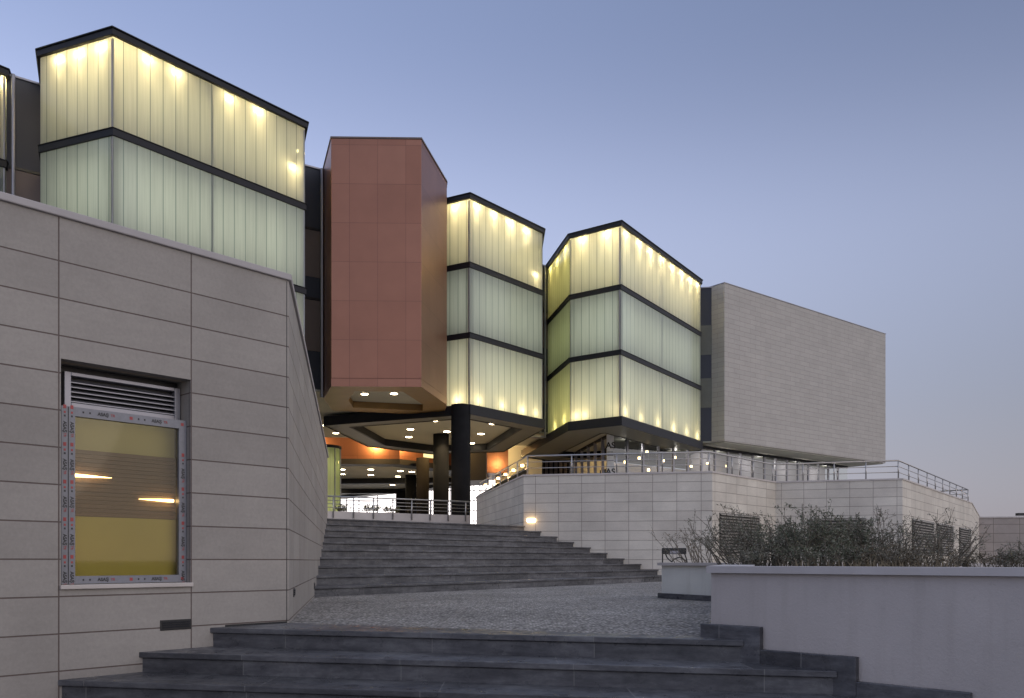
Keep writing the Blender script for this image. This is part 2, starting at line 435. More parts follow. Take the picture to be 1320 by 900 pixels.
wall.build('front_wall', [M['annex'], M['black']], AN)
sw = MB(); sw.prism([K, wb(13.9), wb(13.9, D), cornr], -.6, ATOP)
sw.build('side_wall', M['annex'], AN)
ew = MB(); ew.prism([wb(13.9, D), wb(13.9), (-12, 24.5), (-12, 24.0)], -.6, ATOP); ew.build('rear_wall', M['annex'], AN)
rf = MB(); rf.prism([wa(9.5, D), cornr, wb(13.9, D), (-12, 23.9), (-15, 6)], ATOP-.25, ATOP-.15); rf.build('roof', M['ceiling'], AN)
cp = MB()
ca = [wa(9.5, -.025), Vector((0,0)), wb(13.95, -.025), wb(13.95, D+.02), Vector((0,0)), wa(9.5, D+.02)]
ca[1] = line_x(wa(0, -.025), AD, wb(0, .025*-1), BD); ca[4] = line_x(wa(0, D+.02), AD, wb(0, D+.02), BD)
# wb offset sign: positive d goes into the annex
cp.prism(ca, ATOP+.001, ATOP+.06); cp.build('coping', plain('annex_coping', (.385,.36,.355), .6, .1, 3), AN, bevel=.008)
gap = MB(); gap.box((*wa(.02, -.004), -.002), (*(-AD*.62), 0), (*(Vector((-AD.y, AD.x))*.02), 0), (0, 0, .018)); gap.build('base_joint', M['black'], AN)
# window
WI = thing('window', (*wa(1.47, .12), WZ0), None, None); WI.parent = AN; WI.matrix_parent_inverse = parent_world(AN).inverted()
AW = Vector((-AD.y, AD.x))
WD = -.04        # how far the window sits back
def wbox(mb, t0, t1, z0, z1, d0, d1):
    d0 += WD; d1 += WD; mb.prism([wa(t0, d0), wa(t1, d0), wa(t1, d1), wa(t0, d1)], z0, z1)
FZ1 = 1.745      # top of the taped frame
fr = MB(); d0, d1 = .10, .16
FL, FR_ = T1-.026, T0+.006
wbox(fr, FL-.10, FL, WZ0+.008, FZ1, d0, d1)            # left member (double profile)
wbox(fr, FR_, FR_+.065, WZ0+.008, FZ1, d0, d1)
wbox(fr, FR_+.0655, FL-.1005, FZ1-.07, FZ1, d0, d1)
wbox(fr, FR_+.0655, FL-.1005, WZ0+.008, WZ0+.068, d0, d1)
fr2 = MB(); wbox(fr2, FL-.0525, FL-.0475, WZ0+.01, FZ1-.005, d0-.003, d0+.01); fr2.build('frame_joint', M['black'], WI)
gp = MB(); wbox(gp, FR_+.063, FL-.098, WZ0+.066, FZ1-.068, .125, .131); gp.build('pane', M['pane'], WI)
# louvre on top, set deeper than the taped frame
WD = .08
lv = MB(); l0, l1, lz0, lz1 = T0+.008, FL-.06, FZ1+.004, WZ1-.055
wbox(lv, l0, l0+.05, lz0, lz1, .08, .15); wbox(lv, l1-.05, l1, lz0, lz1, .08, .15)
wbox(lv, l0+.0505, l1-.0505, lz0, lz0+.045, .08, .15); wbox(lv, l0+.0505, l1-.0505, lz1-.03, lz1, .08, .15)
lv.build('vent_frame', M['alu'], WI, bevel=.004)
sl = MB()
for i in range(5):
    z = lz0+.05+i*.037; q0, q1 = .085+WD, .145+WD
    sl.hexa([(*wa(l0+.05, q0), z), (*wa(l1-.05, q0), z), (*wa(l1-.05, q1), z+.03), (*wa(l0+.05, q1), z+.03),
             (*wa(l0+.05, q0), z+.007), (*wa(l1-.05, q0), z+.007), (*wa(l1-.05, q1), z+.037), (*wa(l0+.05, q1), z+.037)])
sl.build('vent_slats', M['alu'], WI)
vb = MB(); wbox(vb, T0+.002, T1-.002, FZ1-.03, WZ1-.002, .152, .16); vb.build('vent_backing', M['black'], WI)
WD = -.04
si = MB(); wbox(si, T0-.012, T1+.01, WZ0-.03, WZ0+.004, .012, .17); si.build('sill', M['coping'], WI, bevel=.005)
# room behind the pane
rm = MB(); gt0, gt1 = T0-.4, T1+.4
wbox(rm, gt0, gt1, -.2, 2.4, 1.2, 1.25)
wbox(rm, gt0, gt1, -.25, -.2, .36, 1.2); wbox(rm, gt0, gt1, 2.4, 2.45, .36, 1.2)
wbox(rm, gt0-.05, gt0, -.2, 2.4, .36, 1.2); wbox(rm, gt1, gt1+.05, -.2, 2.4, .36, 1.2)
rm.build('room_lining', M['blind'], WI)
lo = MB(); wbox(lo, T0+.03, T1-.01, WZ0-.1, .915, .20, .215); lo.build('lower_blind', M['blind_low'], WI)
sb = MB()
nsl = 16
for i in range(nsl):
    z = .92 + i*(1.44-.92)/nsl
    wbox(sb, T0+.03, T1-.01, z, z+(1.44-.92)/nsl-.003, .222+.004*(i % 2), .24)
sb.build('slatted_blind', M['slats'], WI)
ub = MB(); wbox(ub, T0+.03, T1-.01, 1.442, FZ1-.005, .26, .275); ub.build('upper_blind', M['blind'], WI)
for (t0, t1, z, tip) in ((FL-.10, FL-.42, 1.232, 1), (FR_+.065, FR_+.36, 1.075, 1)):
    tb = MB(); pts = [Vector((*wa(t0 + (t1-t0)*q, .20+WD), z)) for q in (0, .12, .45, 1)]
    tb.tube([pts[0], pts[1]], .0125, 8); tb.tube([pts[1], pts[2]], .0125, 8, .009); tb.tube([pts[2], pts[3]], .009, 8, .001)
    tb.build('light_streak', M['orangelamp'], WI)  # tapered glowing tubes stand in for the light streaks in the pane
strip((*wa(1.1, .15+WD), 1.72), (*wa(1.85, .15+WD), 1.72), .8, (*(AW*.45), -1), .03, (1,.86,.52), WI)
# printing on the film
def text_mesh(mb, txt, size, place, bold=1):
    cu = bpy.data.curves.new('t', 'FONT'); cu.body = txt; cu.size = size; cu.align_x = 'CENTER'; cu.align_y = 'CENTER'; cu.extrude = .0006; cu.offset = size*.03*bold
    ob = bpy.data.objects.new('t', cu); col.objects.link(ob)
    bpy.context.view_layer.update()
    me = bpy.data.meshes.new_from_object(ob.evaluated_get(bpy.context.evaluated_depsgraph_get()))
    me.transform(place)
    n0 = len(mb.bm.faces); mb.bm.from_mesh(me); mb.bm.faces.ensure_lookup_table()
    for f in mb.bm.faces[n0:]: f.material_index = mb.mi
    bpy.data.objects.remove(ob); bpy.data.curves.remove(cu); bpy.data.meshes.remove(me)
def plane_frame(o, xax, yax):
    x = Vector(xax).normalized(); y = Vector(yax).normalized(); z = x.cross(y)
    m = Matrix((x, y, z)).transposed().to_4x4(); m.translation = Vector(o); return m
X3 = Vector((*AD, 0)); Z3 = Vector((0,0,1)); DN = .0985 + WD
pr = fr        # the printed film is on the frame itself
def red(t, z, a=.011, b=.014):
    pr.mi = 2; pr.box((*wa(t+a, DN), z-b), X3*2*a, Vector((*AW, 0))*.0012, Z3*2*b)
def small(t, z, a=.006, b=.007):
    pr.mi = 1; pr.box((*wa(t+a, DN), z-b), X3*2*a, Vector((*AW, 0))*.0012, Z3*2*b)
for t in (FL-.024, FL-.076, FR_+.032):
    z = 1.74
    while z > .5:
        if t > 1.5 or z < 1.74:
            red(t, z); red(t, z-.042, .007, .008); small(t, z-.07); 
            pr.mi = 1; text_mesh(pr, 'ASAŞ', .035, plane_frame((*wa(t, DN), z-.155), (0,0,-1), X3))
            pr.mi = 2; text_mesh(pr, 'TR', .026, plane_frame((*wa(t, DN), z-.215), (0,0,-1), X3), .5)
        z -= .285
for zrow in (FZ1-.034, WZ0+.038):
    t = FL-.16
    while t > FR_+.2:
        small(t, zrow); small(t-.05, zrow)
        pr.mi = 1; text_mesh(pr, 'ASAŞ', .035, plane_frame((*wa(t-.15, DN), zrow), X3, Z3))
        pr.mi = 2; text_mesh(pr, 'TR', .028, plane_frame((*wa(t-.225, DN), zrow), X3, Z3), .5)
        red(t-.37, zrow, .012, .012)
        t -= .43
pr.build('frame', [M['film'], M['print_black'], M['print_red']], WI)
# recessed step lights (unlit black grilles)
def recess(pts_o, u, n, w, h):
    mb = MB(); o = Vector(pts_o); u = Vector(u); n = Vector(n)
    mb.box(o - n*.006, u*w, n*.03, Vector((0,0,h)))
    ob = mb.build('step_light', M['black'], AN, bevel=.004)
    f = MB(); q = o - n*.012
    for i in range(3): f.box(q + u*.02 + Vector((0,0,.02+i*(h-.03)/3)), u*(w-.04), n*.005, Vector((0,0,.012)))
    f.build('grille', M['dark'], ob)
recess((*wa(1.22), .0), X3, (*AW, 0), .27, .085)
BW = Vector((-BD.y, BD.x))
B3 = Vector((*BD, 0))
recess((*wb(.62), .21), B3, (*BW, 0), .22, .085)
recess((*wb(5.6), .13), B3, (*BW, 0), .25, .10)

# ================================================================== MAIN BUILDING VOLUMES
ZB, ZT, FH = 8.45, 19.2, 3.583
BAYS = 'glowing channel glass bays along the museum front'
def face_in(a, b, poly_c):
    d = (b-a).normalized(); n = Vector((-d.y, d.x))
    if (poly_c - (a+b)/2).dot(n) < 0: n = -n
    return d, n
def bay(label, front, back, soffit=None, tints=None, floors=(0,1,2), area_w=None, fixtures=None, uplights=None, mull=(), inset=1.4, ceil_lights=()):
    front = [V2(p) for p in front]; back = [V2(p) for p in back]
    poly = ccw(front + back); cen = sum(poly, Vector((0,0)))/len(poly)
    T = thing('glass_bay', (front[1].x, front[1].y, ZB), label, 'building', BAYS)
    # roof, bands
    mb = MB(); mb.prism(offset(poly, .12), ZT-.22, ZT); mb.prism(offset(poly, .17), ZT+.002, ZT+.055)
    mb.build('roof_cap', M['dark'], T, bevel=.02)
    for k in (1, 2):
        z = ZB + FH*k
        mb = MB(); mb.prism(offset(poly, .06), z-.125, z+.125); mb.prism(offset(poly, .09), z+.127, z+.155)
        mb.build('floor_band', M['dark'], T, bevel=.015)
    so = ccw(soffit) if soffit else poly
    inner = offset(so, -inset)
    mb = MB(); mb.ring(offset(so, .10), inner, ZB-.42, ZB-.02)
    rg = mb.build('soffit_ring', [M['ringgrey']], T)
    fa = MB(); fa.ring(offset(so, .14), offset(so, .101), ZB-.46, ZB+.06); fa.build('fascia', M['dark'], T)
    sc = MB(); sc.prism(offset(so, -.02), ZB-.015, ZB+.05)
    sf = sc.build('soffit', M['ceiling'], T)
    it = MB(); it.ring(offset(inner, .002), offset(inner, -.12), ZB-.44, ZB-.016); it.build('soffit_trim', M['dark'], T)
    for (px, py, w) in ceil_lights:
        p = on_level(px, py, ZB-.016); downlight(p, sf, .20, w)
    # interior lining
    lining = MB(); ip = offset(poly, -.9); lining.prism(ip, ZB+.06, ZT-.32); lining.build('inner_wall', M['white'], T)
    # glass, one sheet per face and storey
    for fi, (a, b) in enumerate(zip(front, front[1:])):
        d, n = face_in(a, b, cen)
        m = M[(tints or {}).get(fi, 'chglass')]
        for k in range(3):
            z0 = ZB + FH*k + (.16 if k else .07); z1 = ZB + FH*(k+1) - (.128 if k < 2 else .225)
            gb = MB(); gb.face([(*a, z0), (*b, z0), (*b, z1), (*a, z1)])
            gb.build('glass_wall', m, T, recalc=False)
            aw = (area_w or {}).get(k, 0)
            if aw:
                La = (b-a).length
                q0 = a + d*.15 + n*.14; q1 = b - d*.15 + n*.14; zm = (z0+z1)/2
                strip((*q0, zm), (*q1, zm), aw*La*(.42,.48,.24)[k], (*n, 0), z1-z0-.3, ((1,.96,.84), (.95,.97,.92), (1,.88,.64))[k], T)  # unseen area light added for an even glow behind the glass
    # mullions at the corners and intermediate
    for fi, q in [(i, 0.0) for i in range(len(front)-1)] + list(mull):
        a, b = front[fi], front[fi+1]; d, n = face_in(a, b, cen)
        p = a.lerp(b, q) + n*.05
        mm = MB(); mm.prism([p-d*.03-n*.03, p+d*.03-n*.03, p+d*.03+n*.03, p-d*.03+n*.03], ZB+.07, ZT-.31); mm.build('mullion', M['alu'], T)
    # lamps behind the glass
    for (fi, q, z, w, updown) in (fixtures or []):
        w *= random.uniform(.7, 1.3); z += random.uniform(-.03, .03)*updown
        a, b = front[fi], front[fi+1]; d, n = face_in(a, b, cen)
        p = a.lerp(b, q) + n*.20
        mb = MB(); zf = z if updown > 0 else z-.19
        mb.tube([(*p, zf+.02), (*p, zf+.10), (*p, zf+.16)], .11, 10, .05)
        fx = mb.build('wall_lamp', M['alu'], T)
        if updown > 0:
          bb = MB(); bb.tube([(*p, z-.06), (*p, z-.01), (*p, z+.015)], .055, 10); bb.build('bulb', M['bulb'], fx)
        point((*(p + n*.02), z-(.02 if updown > 0 else -.03)), w*(1.45 if updown > 0 else 1.1), T, .12 if updown > 0 else .2)
        spot((*(p + n*.15), z-.10*updown), (*(p - n*.25), z-2.6*updown), w*(1.15 if updown > 0 else .35), 85, 1.0, T, .12, WARM)
    return T
def row(fi, qs, z, w, ud=1): return [(fi, q, z, w, ud) for q in qs]
ZTOP = ZT-.36
# bay 1 : large, behind the annex
b1 = bay('largest glowing channel glass bay rising behind the annex wall at left',
    [(-17.26,31.8), (-14.0,30.5), (-8.82,37.0), (-10.15,40.9)], [(-18.4,34.2)],
    area_w={2: 26, 1: 16, 0: 12},
    fixtures=row(0, (.26,.54,.84), ZTOP, 32) + row(1, (.155,.29,.56,.72), ZTOP, 32) + [(1, .93, 17.2, 26, 1), (2, .3, ZTOP-.3, 22, 1)],
    mull=((1, .47),))
# bay 0 : sliver at the picture's left edge
b0 = bay('sliver of a glowing glass bay cut by the left picture edge',
    [(-25.5,25.0), (-19.25,33.0), (-20.4,36.0)], [(-30,30)],
    area_w={2: 26, 1: 20}, fixtures=row(0, (.8,.92,.985), ZTOP, 30))
# bay 2 : beside the copper block
b2 = bay('narrow glowing glass bay on dark columns, right of the copper block',
    [(-5.4,46.0), (-2.15,44.2), (1.72,48.9), (1.6,54.2)], [(-5.4,54.2)],
    soffit=[(-10.2,47.8), (-2.15,44.2), (1.72,48.9), (-.7,59.2), (-5.6,60.5), (-9.3,56.6)],
    area_w={2: 25, 1: 12.5, 0: 18},
    fixtures=row(0, (.76,), ZTOP, 36) + row(1, (.09,.31,.53,.76), ZTOP, 36) + [(1, .9, 16.6, 22, 1)] + row(0, (.8,), ZB+.30, 16, -1) + row(1, (.12,.42,.7,.9), ZB+.30, 14, -1),
    inset=1.05,
    ceil_lights=((560,542,160),(529,553,160),(576,556,160),(527,563,120),(635,546,160),(620,559,160),(608,571,120)))
# bay 3 : hexagonal, over the terrace
b3 = bay('six sided glowing glass bay above the terrace, left of the stone block',
    [(2.26,55.0), (3.33,49.7), (5.98,47.8), (12.54,57.8), (12.3,61)], [(2.6,61)],
    soffit=[(2.26,55.0), (3.33,49.7), (5.98,47.8), (12.54,57.8), (12.3,64), (4.5,66), (.8,62.4)],
    tints={0: 'chgreen'}, area_w={2: 30, 1: 14, 0: 17},
    fixtures=row(0, (.15,.45,.8), ZTOP, 36) + row(1, (.25,.72), ZTOP, 36) + row(2, (.06,.2,.33,.47,.60,.73,.85,.95), ZTOP, 40)
      + row(0, (.35,.75), ZB+.30, 20, -1) + row(1, (.12,.3), ZB+.30, 14, -1) + row(2, (.05,.22,.42,.62,.8,.95), ZB+.30, 16, -1),
    mull=((2, .47),), inset=2.0, ceil_lights=((726,571,0),(810,556,0),))

# core : dark walls in the recesses between the bays
core = thing('building_core', (-5, 48, 8.9), 'dark recessed walls and flat underside joining the bays above the passage', 'building')
cpoly = [(-34,24), (-19.4,33.2), (-18.4,34.0), (-9.75,40.9), (-8.7,41.6), (-3.2,46.2), (1.62,54.4), (2.5,55.3), (12.35,59.35), (13.72,59.12), (17,61), (20,66), (12,70), (2.4,66), (1.4,61), (-5.6,60.7), (-9.5,57.0), (-30,56)]
mb = MB(); mb.prism(cpoly, 8.72, ZT-.05); mb.build('wall', M['navy'], core)
rc = MB(); rc.prism(offset(cpoly, .06), ZT-.048, ZT+.02); rc.build('roof_edge', M['alu'], core)
ub_ = MB(); ub_.prism(offset(cpoly, -.05), 8.64, 8.715); us_ = ub_.build('underside', M['ceiling'], core)
for (px, py, w) in ((420,548,160), (433,558,160)): downlight(on_level(px, py, 8.638), us_, .18, w)
def panel(name, a, b, z0, z1, m, out=.02):
    a, b = V2(a), V2(b); d = (b-a).normalized(); n = Vector((d.y, -d.x))
    mb = MB(); mb.prism([a+n*.002, b+n*.002, b+n*out, a+n*out], z0, z1); return mb.build(name, m, core)
for (a, b) in (((-18.4,34.0), (-9.75,40.9)), ((-19.4,33.2), (-18.4,34.0))):
    panel('spandrel', a, b, 13.6, 15.6, M['brown']); panel('spandrel', a, b, 10.3, 13.4, M['brown'])
    panel('sill_strip', a, b, 15.62, 15.72, M['black'], .05); panel('sill_strip', a, b, 13.42, 13.52, M['black'], .05)
for (a, b) in (((-9.75,40.9), (-8.9,41.45)), ((1.62,54.4), (2.5,55.3))):
    panel('spandrel', a, b, 14.0, 16.2, M['brown']); panel('spandrel', a, b, 10.5, 12.9, M['brown'])
    panel('sill_strip', a, b, 16.22, 16.32, M['black'], .05); panel('sill_strip', a, b, 12.92, 13.02, M['black'], .05)
for z0, z1 in ((14.6,16.6), (11.0,13.0)): panel('spandrel', (12.45,59.33), (13.6,59.14), z0, z1, M['ringgrey'])
for (p, z0) in (((-8.98,41.05), 8.3), ((-19.0,33.1), 8.3), ((2.08,54.6), 8.3)):
    mb = MB(); mb.tube([(*p, z0), (*p, ZT-.1)], .07, 10); mb.build('downpipe', M['alu'], core)
tr = MB(); tr.box((.35, 54.0, 8.32), (1.75,.6,0), (-.2,.6,0), (0,0,.09)); tr.build('ledge', M['alu'], core)

# copper block
CB = thing('copper_block', (-6, 38.4, 8.28), 'tall copper clad block between the two leftmost glass bays', 'building')
P = [(-8.96,41.3), (-7.97,38.3), (-4.01,38.4), (-3.21,42.8), (-3.6,46), (-9.2,44.5)]
mb = MB(); mb.prism(P, 8.62, ZT-.0); mb.ring(P, offset(P, -.03), 8.26, 8.619); mb.build('cladding', M['copper'], CB, bevel=.015)
inn = offset(P, -1.15)
mb = MB(); mb.ring(offset(P, -.034), inn, 8.263, 8.616); mb.build('soffit_ring', plain('warm_lit_copper', (.25,.15,.055), .45, .12, 1.5, .3), CB)  # copper ring with the warm light from below put into its colour
mb = MB(); mb.prism(offset(inn, .01), 8.585, 8.616); cs = mb.build('soffit', M['ceiling'], CB)
for px, py in ((470,507.5), (508,507)): downlight(on_level(px, py, 8.584), cs, .17, 180)
cc = MB(); cc.prism(offset(P, .035), ZT+.002, ZT+.07); cc.build('roof_edge', M['brown'], CB)

# stone block
SBT = thing('stone_block', (22, 65, 8.6), 'windowless pale limestone block overhanging the terrace at right', 'building')
Q0, Q1 = Vector((14.26,58.3)), Vector((30.75,71.5)); qn = Vector((-.625,.781))
SP = [Q0, Q1, Q1+qn*13, Q0+qn*13]
mb = MB(); mb.prism(SP, 8.60, 19.22); mb.build('wall', M['block'], SBT, bevel=.03)
mb = MB(); mb.prism(offset(SP, .03), 19.222, 19.27); mb.build('roof_edge', M['alu'], SBT)
mb = MB(); mb.prism(offset(SP, -.15), 8.53, 8.598); mb.build('soffit', M['ceiling'], SBT)

# columns under the passage
COLS = 'round black columns under the building'
for (px, py, lab) in ((594, 535, 'thickest round black column at the head of the staircase'),
                      (568.5, 569, 'second round black column, just left of the thickest one'),
                      (545, 599, 'third round black column, left of the second one'),
                      (529.5, 616, 'farthest round black column, deep in the passage')):
    p = on_level(px, py, 8.0)
    c = thing('column', (p.x, p.y, 1.585), lab, 'column', COLS)
    mb = MB(); mb.tube([(p.x, p.y, 1.585), (p.x, p.y, 8.5)], .49, 28); mb.build('shaft', M['column'], c, smooth=True)
    mb = MB(); mb.tube([(p.x, p.y, 1.59), (p.x, p.y, 1.72)], .53, 28); mb.build('base', M['dark'], c)

# rear wing seen through the passage
RW = thing('rear_wing', (-12, 80, 8.3), 'rear wing with copper wall and lit ceiling seen through the passage', 'building')
rp = [(-26,66), (-8.6,66.5), (-4.2,72), (-2.6,84), (-20,104), (-38,104)]
mb = MB(); mb.ring(offset(rp, .05), offset(rp, -1.6), 7.95, 8.36); mb.build('soffit_ring', M['dark'], RW)
mb = MB(); mb.prism(offset(rp, -1.5), 8.24, 8.34); rs = mb.build('soffit', M['ceiling'], RW)
mb = MB(); mb.prism(rp, 8.365, 19); mb.build('wall', M['copper'], RW)
for i, (px, py) in enumerate(((441,605),(441,611),(442,618),(478,605),(478,612),(476,619),(516,607),(513,614),(510,620),(506,625),(434,629),(451,634),(463,631),(479,636),(531,608))):
    downlight(on_level(px, py, 8.238), rs, .25, 260 if i % 3 == 0 else 0)
for (a, b) in (((-30,83), (-2.6,80)), ((-32,93), (-10,93))):
    a, b = V2(a), V2(b); d = (b-a).normalized(); n = Vector((-d.y, d.x)); bm_ = MB()
    bm_.prism([a-n*.4, b-n*.4, b+n*.4, a+n*.4], 7.75, 8.235); bm_.build('beam', M['dark'], RW)
yw = MB(); yw.box((*(line_x((0,0), (gx(546,1),1), (-8.6,66.5), (4.4,5.5)) - Vector((.03,-.0))), 8.75), (1.1,1.375,0), (.02,-.016,0), (0,0,1.2)); yw.build('window', emit('lit_yellow_window', (1,.82,.35), 1.6), RW)
cw = MB(); cw.prism([(gx(511,92),92), (gx(551,92),92), (gx(551,95),95), (gx(511,95),95)], 1.585, 7.9); cw.build('core_wall', M['column'], RW)
for loc, w in (((-15.5,64.9,9.6), 900), ((-10.5,65.2,9.6), 900), ((-5.9,66.4,9.8), 900)): point(loc, w*.9, RW, .2, (1,.58,.19))
# bright glazing at the back of the passage
LW = thing('lit_glazing', (-12, 110, 1.6), 'blazing white lit glazing at the far end of the passage', 'window')
def rearq(px, Y=111): return gx(px, Y)
mb = MB(); mb.box((rearq(415), 111, 1.6), (rearq(640)-rearq(415), 0, 0), (0,.2,0), (0,0,10.5)); mb.build('pane', M['litwin'], LW)
for px in (432, 447, 463, 487, 511, 556, 581, 611):
    mb = MB(); mb.box((rearq(px)-.06, 110.8, 1.6), (.12,0,0), (0,.15,0), (0,0,10.5)); mb.build('mullion', M['alu'], LW)
for z in (5.6, 6.9, 8.2, 9.5):
    mb = MB(); mb.box((rearq(415), 110.86, z), (rearq(640)-rearq(415),0,0), (0,.08,0), (0,0,.10)); mb.build('transom', M['alu'], LW)

# side wing to the right of the passage
SW_ = thing('side_wing', (-.5, 62, 7), 'amber lit copper wing behind the column, right of the passage', 'building')
mb = MB(); mb.prism([(-1.9,66), (gx(655,66.5),66.5), (gx(655,66.5)+.1,72), (-1.9,72)], 7.25, 12); mb.build('copper_wall', M['copper'], SW_)
mb = MB(); mb.prism([(gx(655,66.4)+.004,66.52), (gx(700,65.5),68.0), (gx(700,65.5),72), (gx(655,66.5)+.104,72)], 7.0, 12); mb.build('cream_wall', M['white'], SW_)
mb = MB(); mb.prism([(gx(600,67.5),67.5), (-1.905,67), (-1.905,72), (-4,72)], 6.8, 12); mb.build('dark_opening', M['black'], SW_)
mb = MB(); mb.box((-1.98,66.2,6.9), (.1,0,0), (0,.12,0), (0,0,3)); mb.build('opening_frame', M['alu'], SW_)
mb = MB(); mb.hexa([(-2.6,64,5.0), (1.2,64,7.2), (1.2,66,7.2), (-2.6,66,5.0), (-2.6,64,5.35), (1.2,64,7.55), (1.2,66,7.55), (-2.6,66,5.35)]); mb.build('stair_underside', M['ringgrey'], SW_)
mb = MB(); mb.prism([(-1.3,67), (3,67), (3,67.4), (-1.3,67.4)], 3.0, 7.2); mb.build('lower_wall', M['coping'], SW_)
point((.2, 64.2, 8.2), 200, SW_, .15, (1,.66,.26)); point((-1.0, 64.6, 10), 130, SW_, .15, (1,.62,.24))

# glass lobby at the left side of the passage
DW = thing('dark_wing', (4, 71, 3), 'dark ribbed wall under the overhang of the six sided bay', 'building')
mb = MB(); mb.prism([(1.6,71), (6.5,70), (6.5,71), (1.6,72)], TT0, 9); mb.build('wall', M['brown'], DW)
for i in range(12):
    x = 1.8+i*.38; mb = MB(); mb.box((x, 70.93-(x-1.6)*.204-.12, TT0), (.10,-.02,0), (0,.12,0), (0,0,5.9)); mb.build('rib', M['column'], DW)
# glass lobby thing
GL = thing('glass_lobby', (-10.6, 50, 1.6), 'green glass lobby beside the annex wall at the passage', 'lobby')
lc = Vector((-10.9, 50)); lr = 1.0
mb = MB(); mb.tube([(*lc, 1.59), (*lc, 7.0)], lr, 20, cap=False); mb.build('glass', M['chgreen'], GL, smooth=True)
for k in range(10):
    a = 2*math.pi*k/10; p = lc + Vector((math.cos(a), math.sin(a)))*(lr+.03)
    mb = MB(); mb.tube([(*p, 1.59), (*p, 7.0)], .035, 6); mb.build('mullion', M['alu'], GL)
mb = MB(); mb.tube([(*lc, 7.002), (*lc, 7.15)], lr+.08, 20); mb.build('roof', M['dark'], GL)
for z in (6.0, 3.6): point((*lc, z), 17, GL, .15, (.95,.95,.55))

# passage guard : low pale wall with steel rail on the head of the stair
GR = thing('passage_guard', (-4.6, 30, 1.6), 'low pale kerb wall with steel railing across the passage', 'railing')
g0, g1 = Vector((gx(410,28.6), 28.6)), Vector((gx(606,31.6), 31.6)); gd = (g1-g0).normalized(); gn = Vector((-gd.y, gd.x))
mb = MB(); mb.prism([g0, g1, g1+gn*.18, g0+gn*.18], 1.585, 2.22); mb.build('kerb_wall', M['coping'], GR, bevel=.01)
gl_ = (g1-g0).length
for i in range(8):
    p = g0 + gd*(gl_*(.09+.125*i)) - gn*.03
    mb = MB(); mb.tube([(*p, 2.0), (*p, 2.70)], .022, 8); mb.build('post', M['steel'], GR, smooth=True)
for z, r in ((2.71,.026), (2.58,.012), (2.46,.012), (2.34,.012)):
    mb = MB(); mb.tube([(*(g0-gn*.03), z), (*(g1-gn*.03), z)], r, 8); mb.build('rail', M['steel'], GR, smooth=True)

# ================================================================== TERRACE
W = [Vector(p) for p in ((-1.42,34.6), (.34,25.6), (5.67,24.6), (8.43,27.8), (12.0,26.7), (20.0,37.8))]
TT = 3.06
TW = thing('terrace_wall', (5, 25, 0), 'many sided limestone terrace wall with louvred openings below the railing', 'wall')
TP = W + [Vector(p) for p in ((36,66), (30,80), (3.2,69), (0,60), (-1.42,46))]
mb = MB(); mb.prism(TP, -.5, TT); mb.build('wall', M['terrace'], TW)
wi = offset(TP, -.32); n_ = len(ccw(TP))
mb = MB(); mb.ring(offset(TP, .025), wi, TT+.001, TT+.05); mb.build('coping', M['coping'], TW)
def louvre(a, b, q0, q1, z0, z1):
    a, b = V2(a), V2(b); d = (b-a).normalized(); n = Vector((d.y, -d.x)); L_ = (b-a).length
    p0, p1 = a + d*L_*q0, a + d*L_*q1
    mb = MB(); mb.prism([p0+n*.004, p1+n*.004, p1+n*.012, p0+n*.012], z0, z1); bk = mb.build('louvre', M['black'], TW)
    s = MB(); k = int((z1-z0)/.085)
    for i in range(k):
        z = z0 + (i+.5)*(z1-z0)/k
        s.hexa([(*(p0+n*.014), z+.02), (*(p1+n*.014), z+.02), (*(p1+n*.075), z-.025), (*(p0+n*.075), z-.025),
                (*(p0+n*.014), z+.032), (*(p1+n*.014), z+.032), (*(p1+n*.075), z-.013), (*(p0+n*.075), z-.013)])
    s.build('slats', M['louvre'], bk)
louvre(W[2], W[3], .10, .72, .72, 1.95)
louvre(W[3], W[4], .28, .72, .72, 1.9)
louvre(W[4], W[5], .10, .37, .75, 1.93); louvre(W[4], W[5], .41, .66, .75, 1.93); louvre(W[4], W[5], .76, .98, .75, 1.93)
# wall lamp
wd = (W[2]-W[1]).normalized(); wn = Vector((wd.y, -wd.x))
c = line_x((0,0), (gx(685,1),1), W[1], wd)
mb = MB(); z = zz(671, c.y)
mb.box((*(c-wd*.13+wn*.002), z-.055), (*(wd*.26),0), (*(wn*.05),0), (0,0,.11)); wl = mb.build('wall_lamp', emit('warm_bulkhead', (1,.72,.40), 9), TW, bevel=.02)
point((*(c+wn*.22), z), 1.6, wl, .05, (1,.66,.32))
# railing
TRL = thing('terrace_railing', (5, 25, TT), 'stainless steel railing with small lamps along the terrace wall top', 'railing')
rpts = [w_ for w_ in W]
ins = offset(TP, -.14); P_ = ccw(TP)
def inset_pt(w_): return ins[min(range(len(P_)), key=lambda i: (P_[i]-w_).length)]
rp_ = [inset_pt(w_) for w_ in W] + [inset_pt(W[-1]) + Vector((-2.2, 2.4))]
ZR = TT+.05
for z, r in ((.56,.024), (.38,.012), (.20,.012)):
    mb = MB(); mb.tube([(*p, ZR+z) for p in rp_], r, 8); mb.build('rail', M['steel'], TRL, smooth=True)
for a, b, n in zip(rp_, rp_[1:], (6, 4, 3, 4, 9, 3)):
    for i in range(n):
        p = a.lerp(b, i/n)
        mb = MB(); mb.tube([(*p, ZR), (*p, ZR+.55)], .022, 8); mb.build('post', M['steel'], TRL, smooth=True)
a, b = rp_[0], rp_[1]
for i in range(6):
    p = a.lerp(b, .22+.15*i) + Vector((-.10, -.02))
    mb = MB(); mb.tube([(*p, ZR+.27), (*p, ZR+.31), (*p, ZR+.34)], .052, 10); lm = mb.build('rail_lamp', M['orangelamp'], TRL)
    if i % 2: point((*p, ZR+.2), 5, TRL, .06, (1,.66,.32))

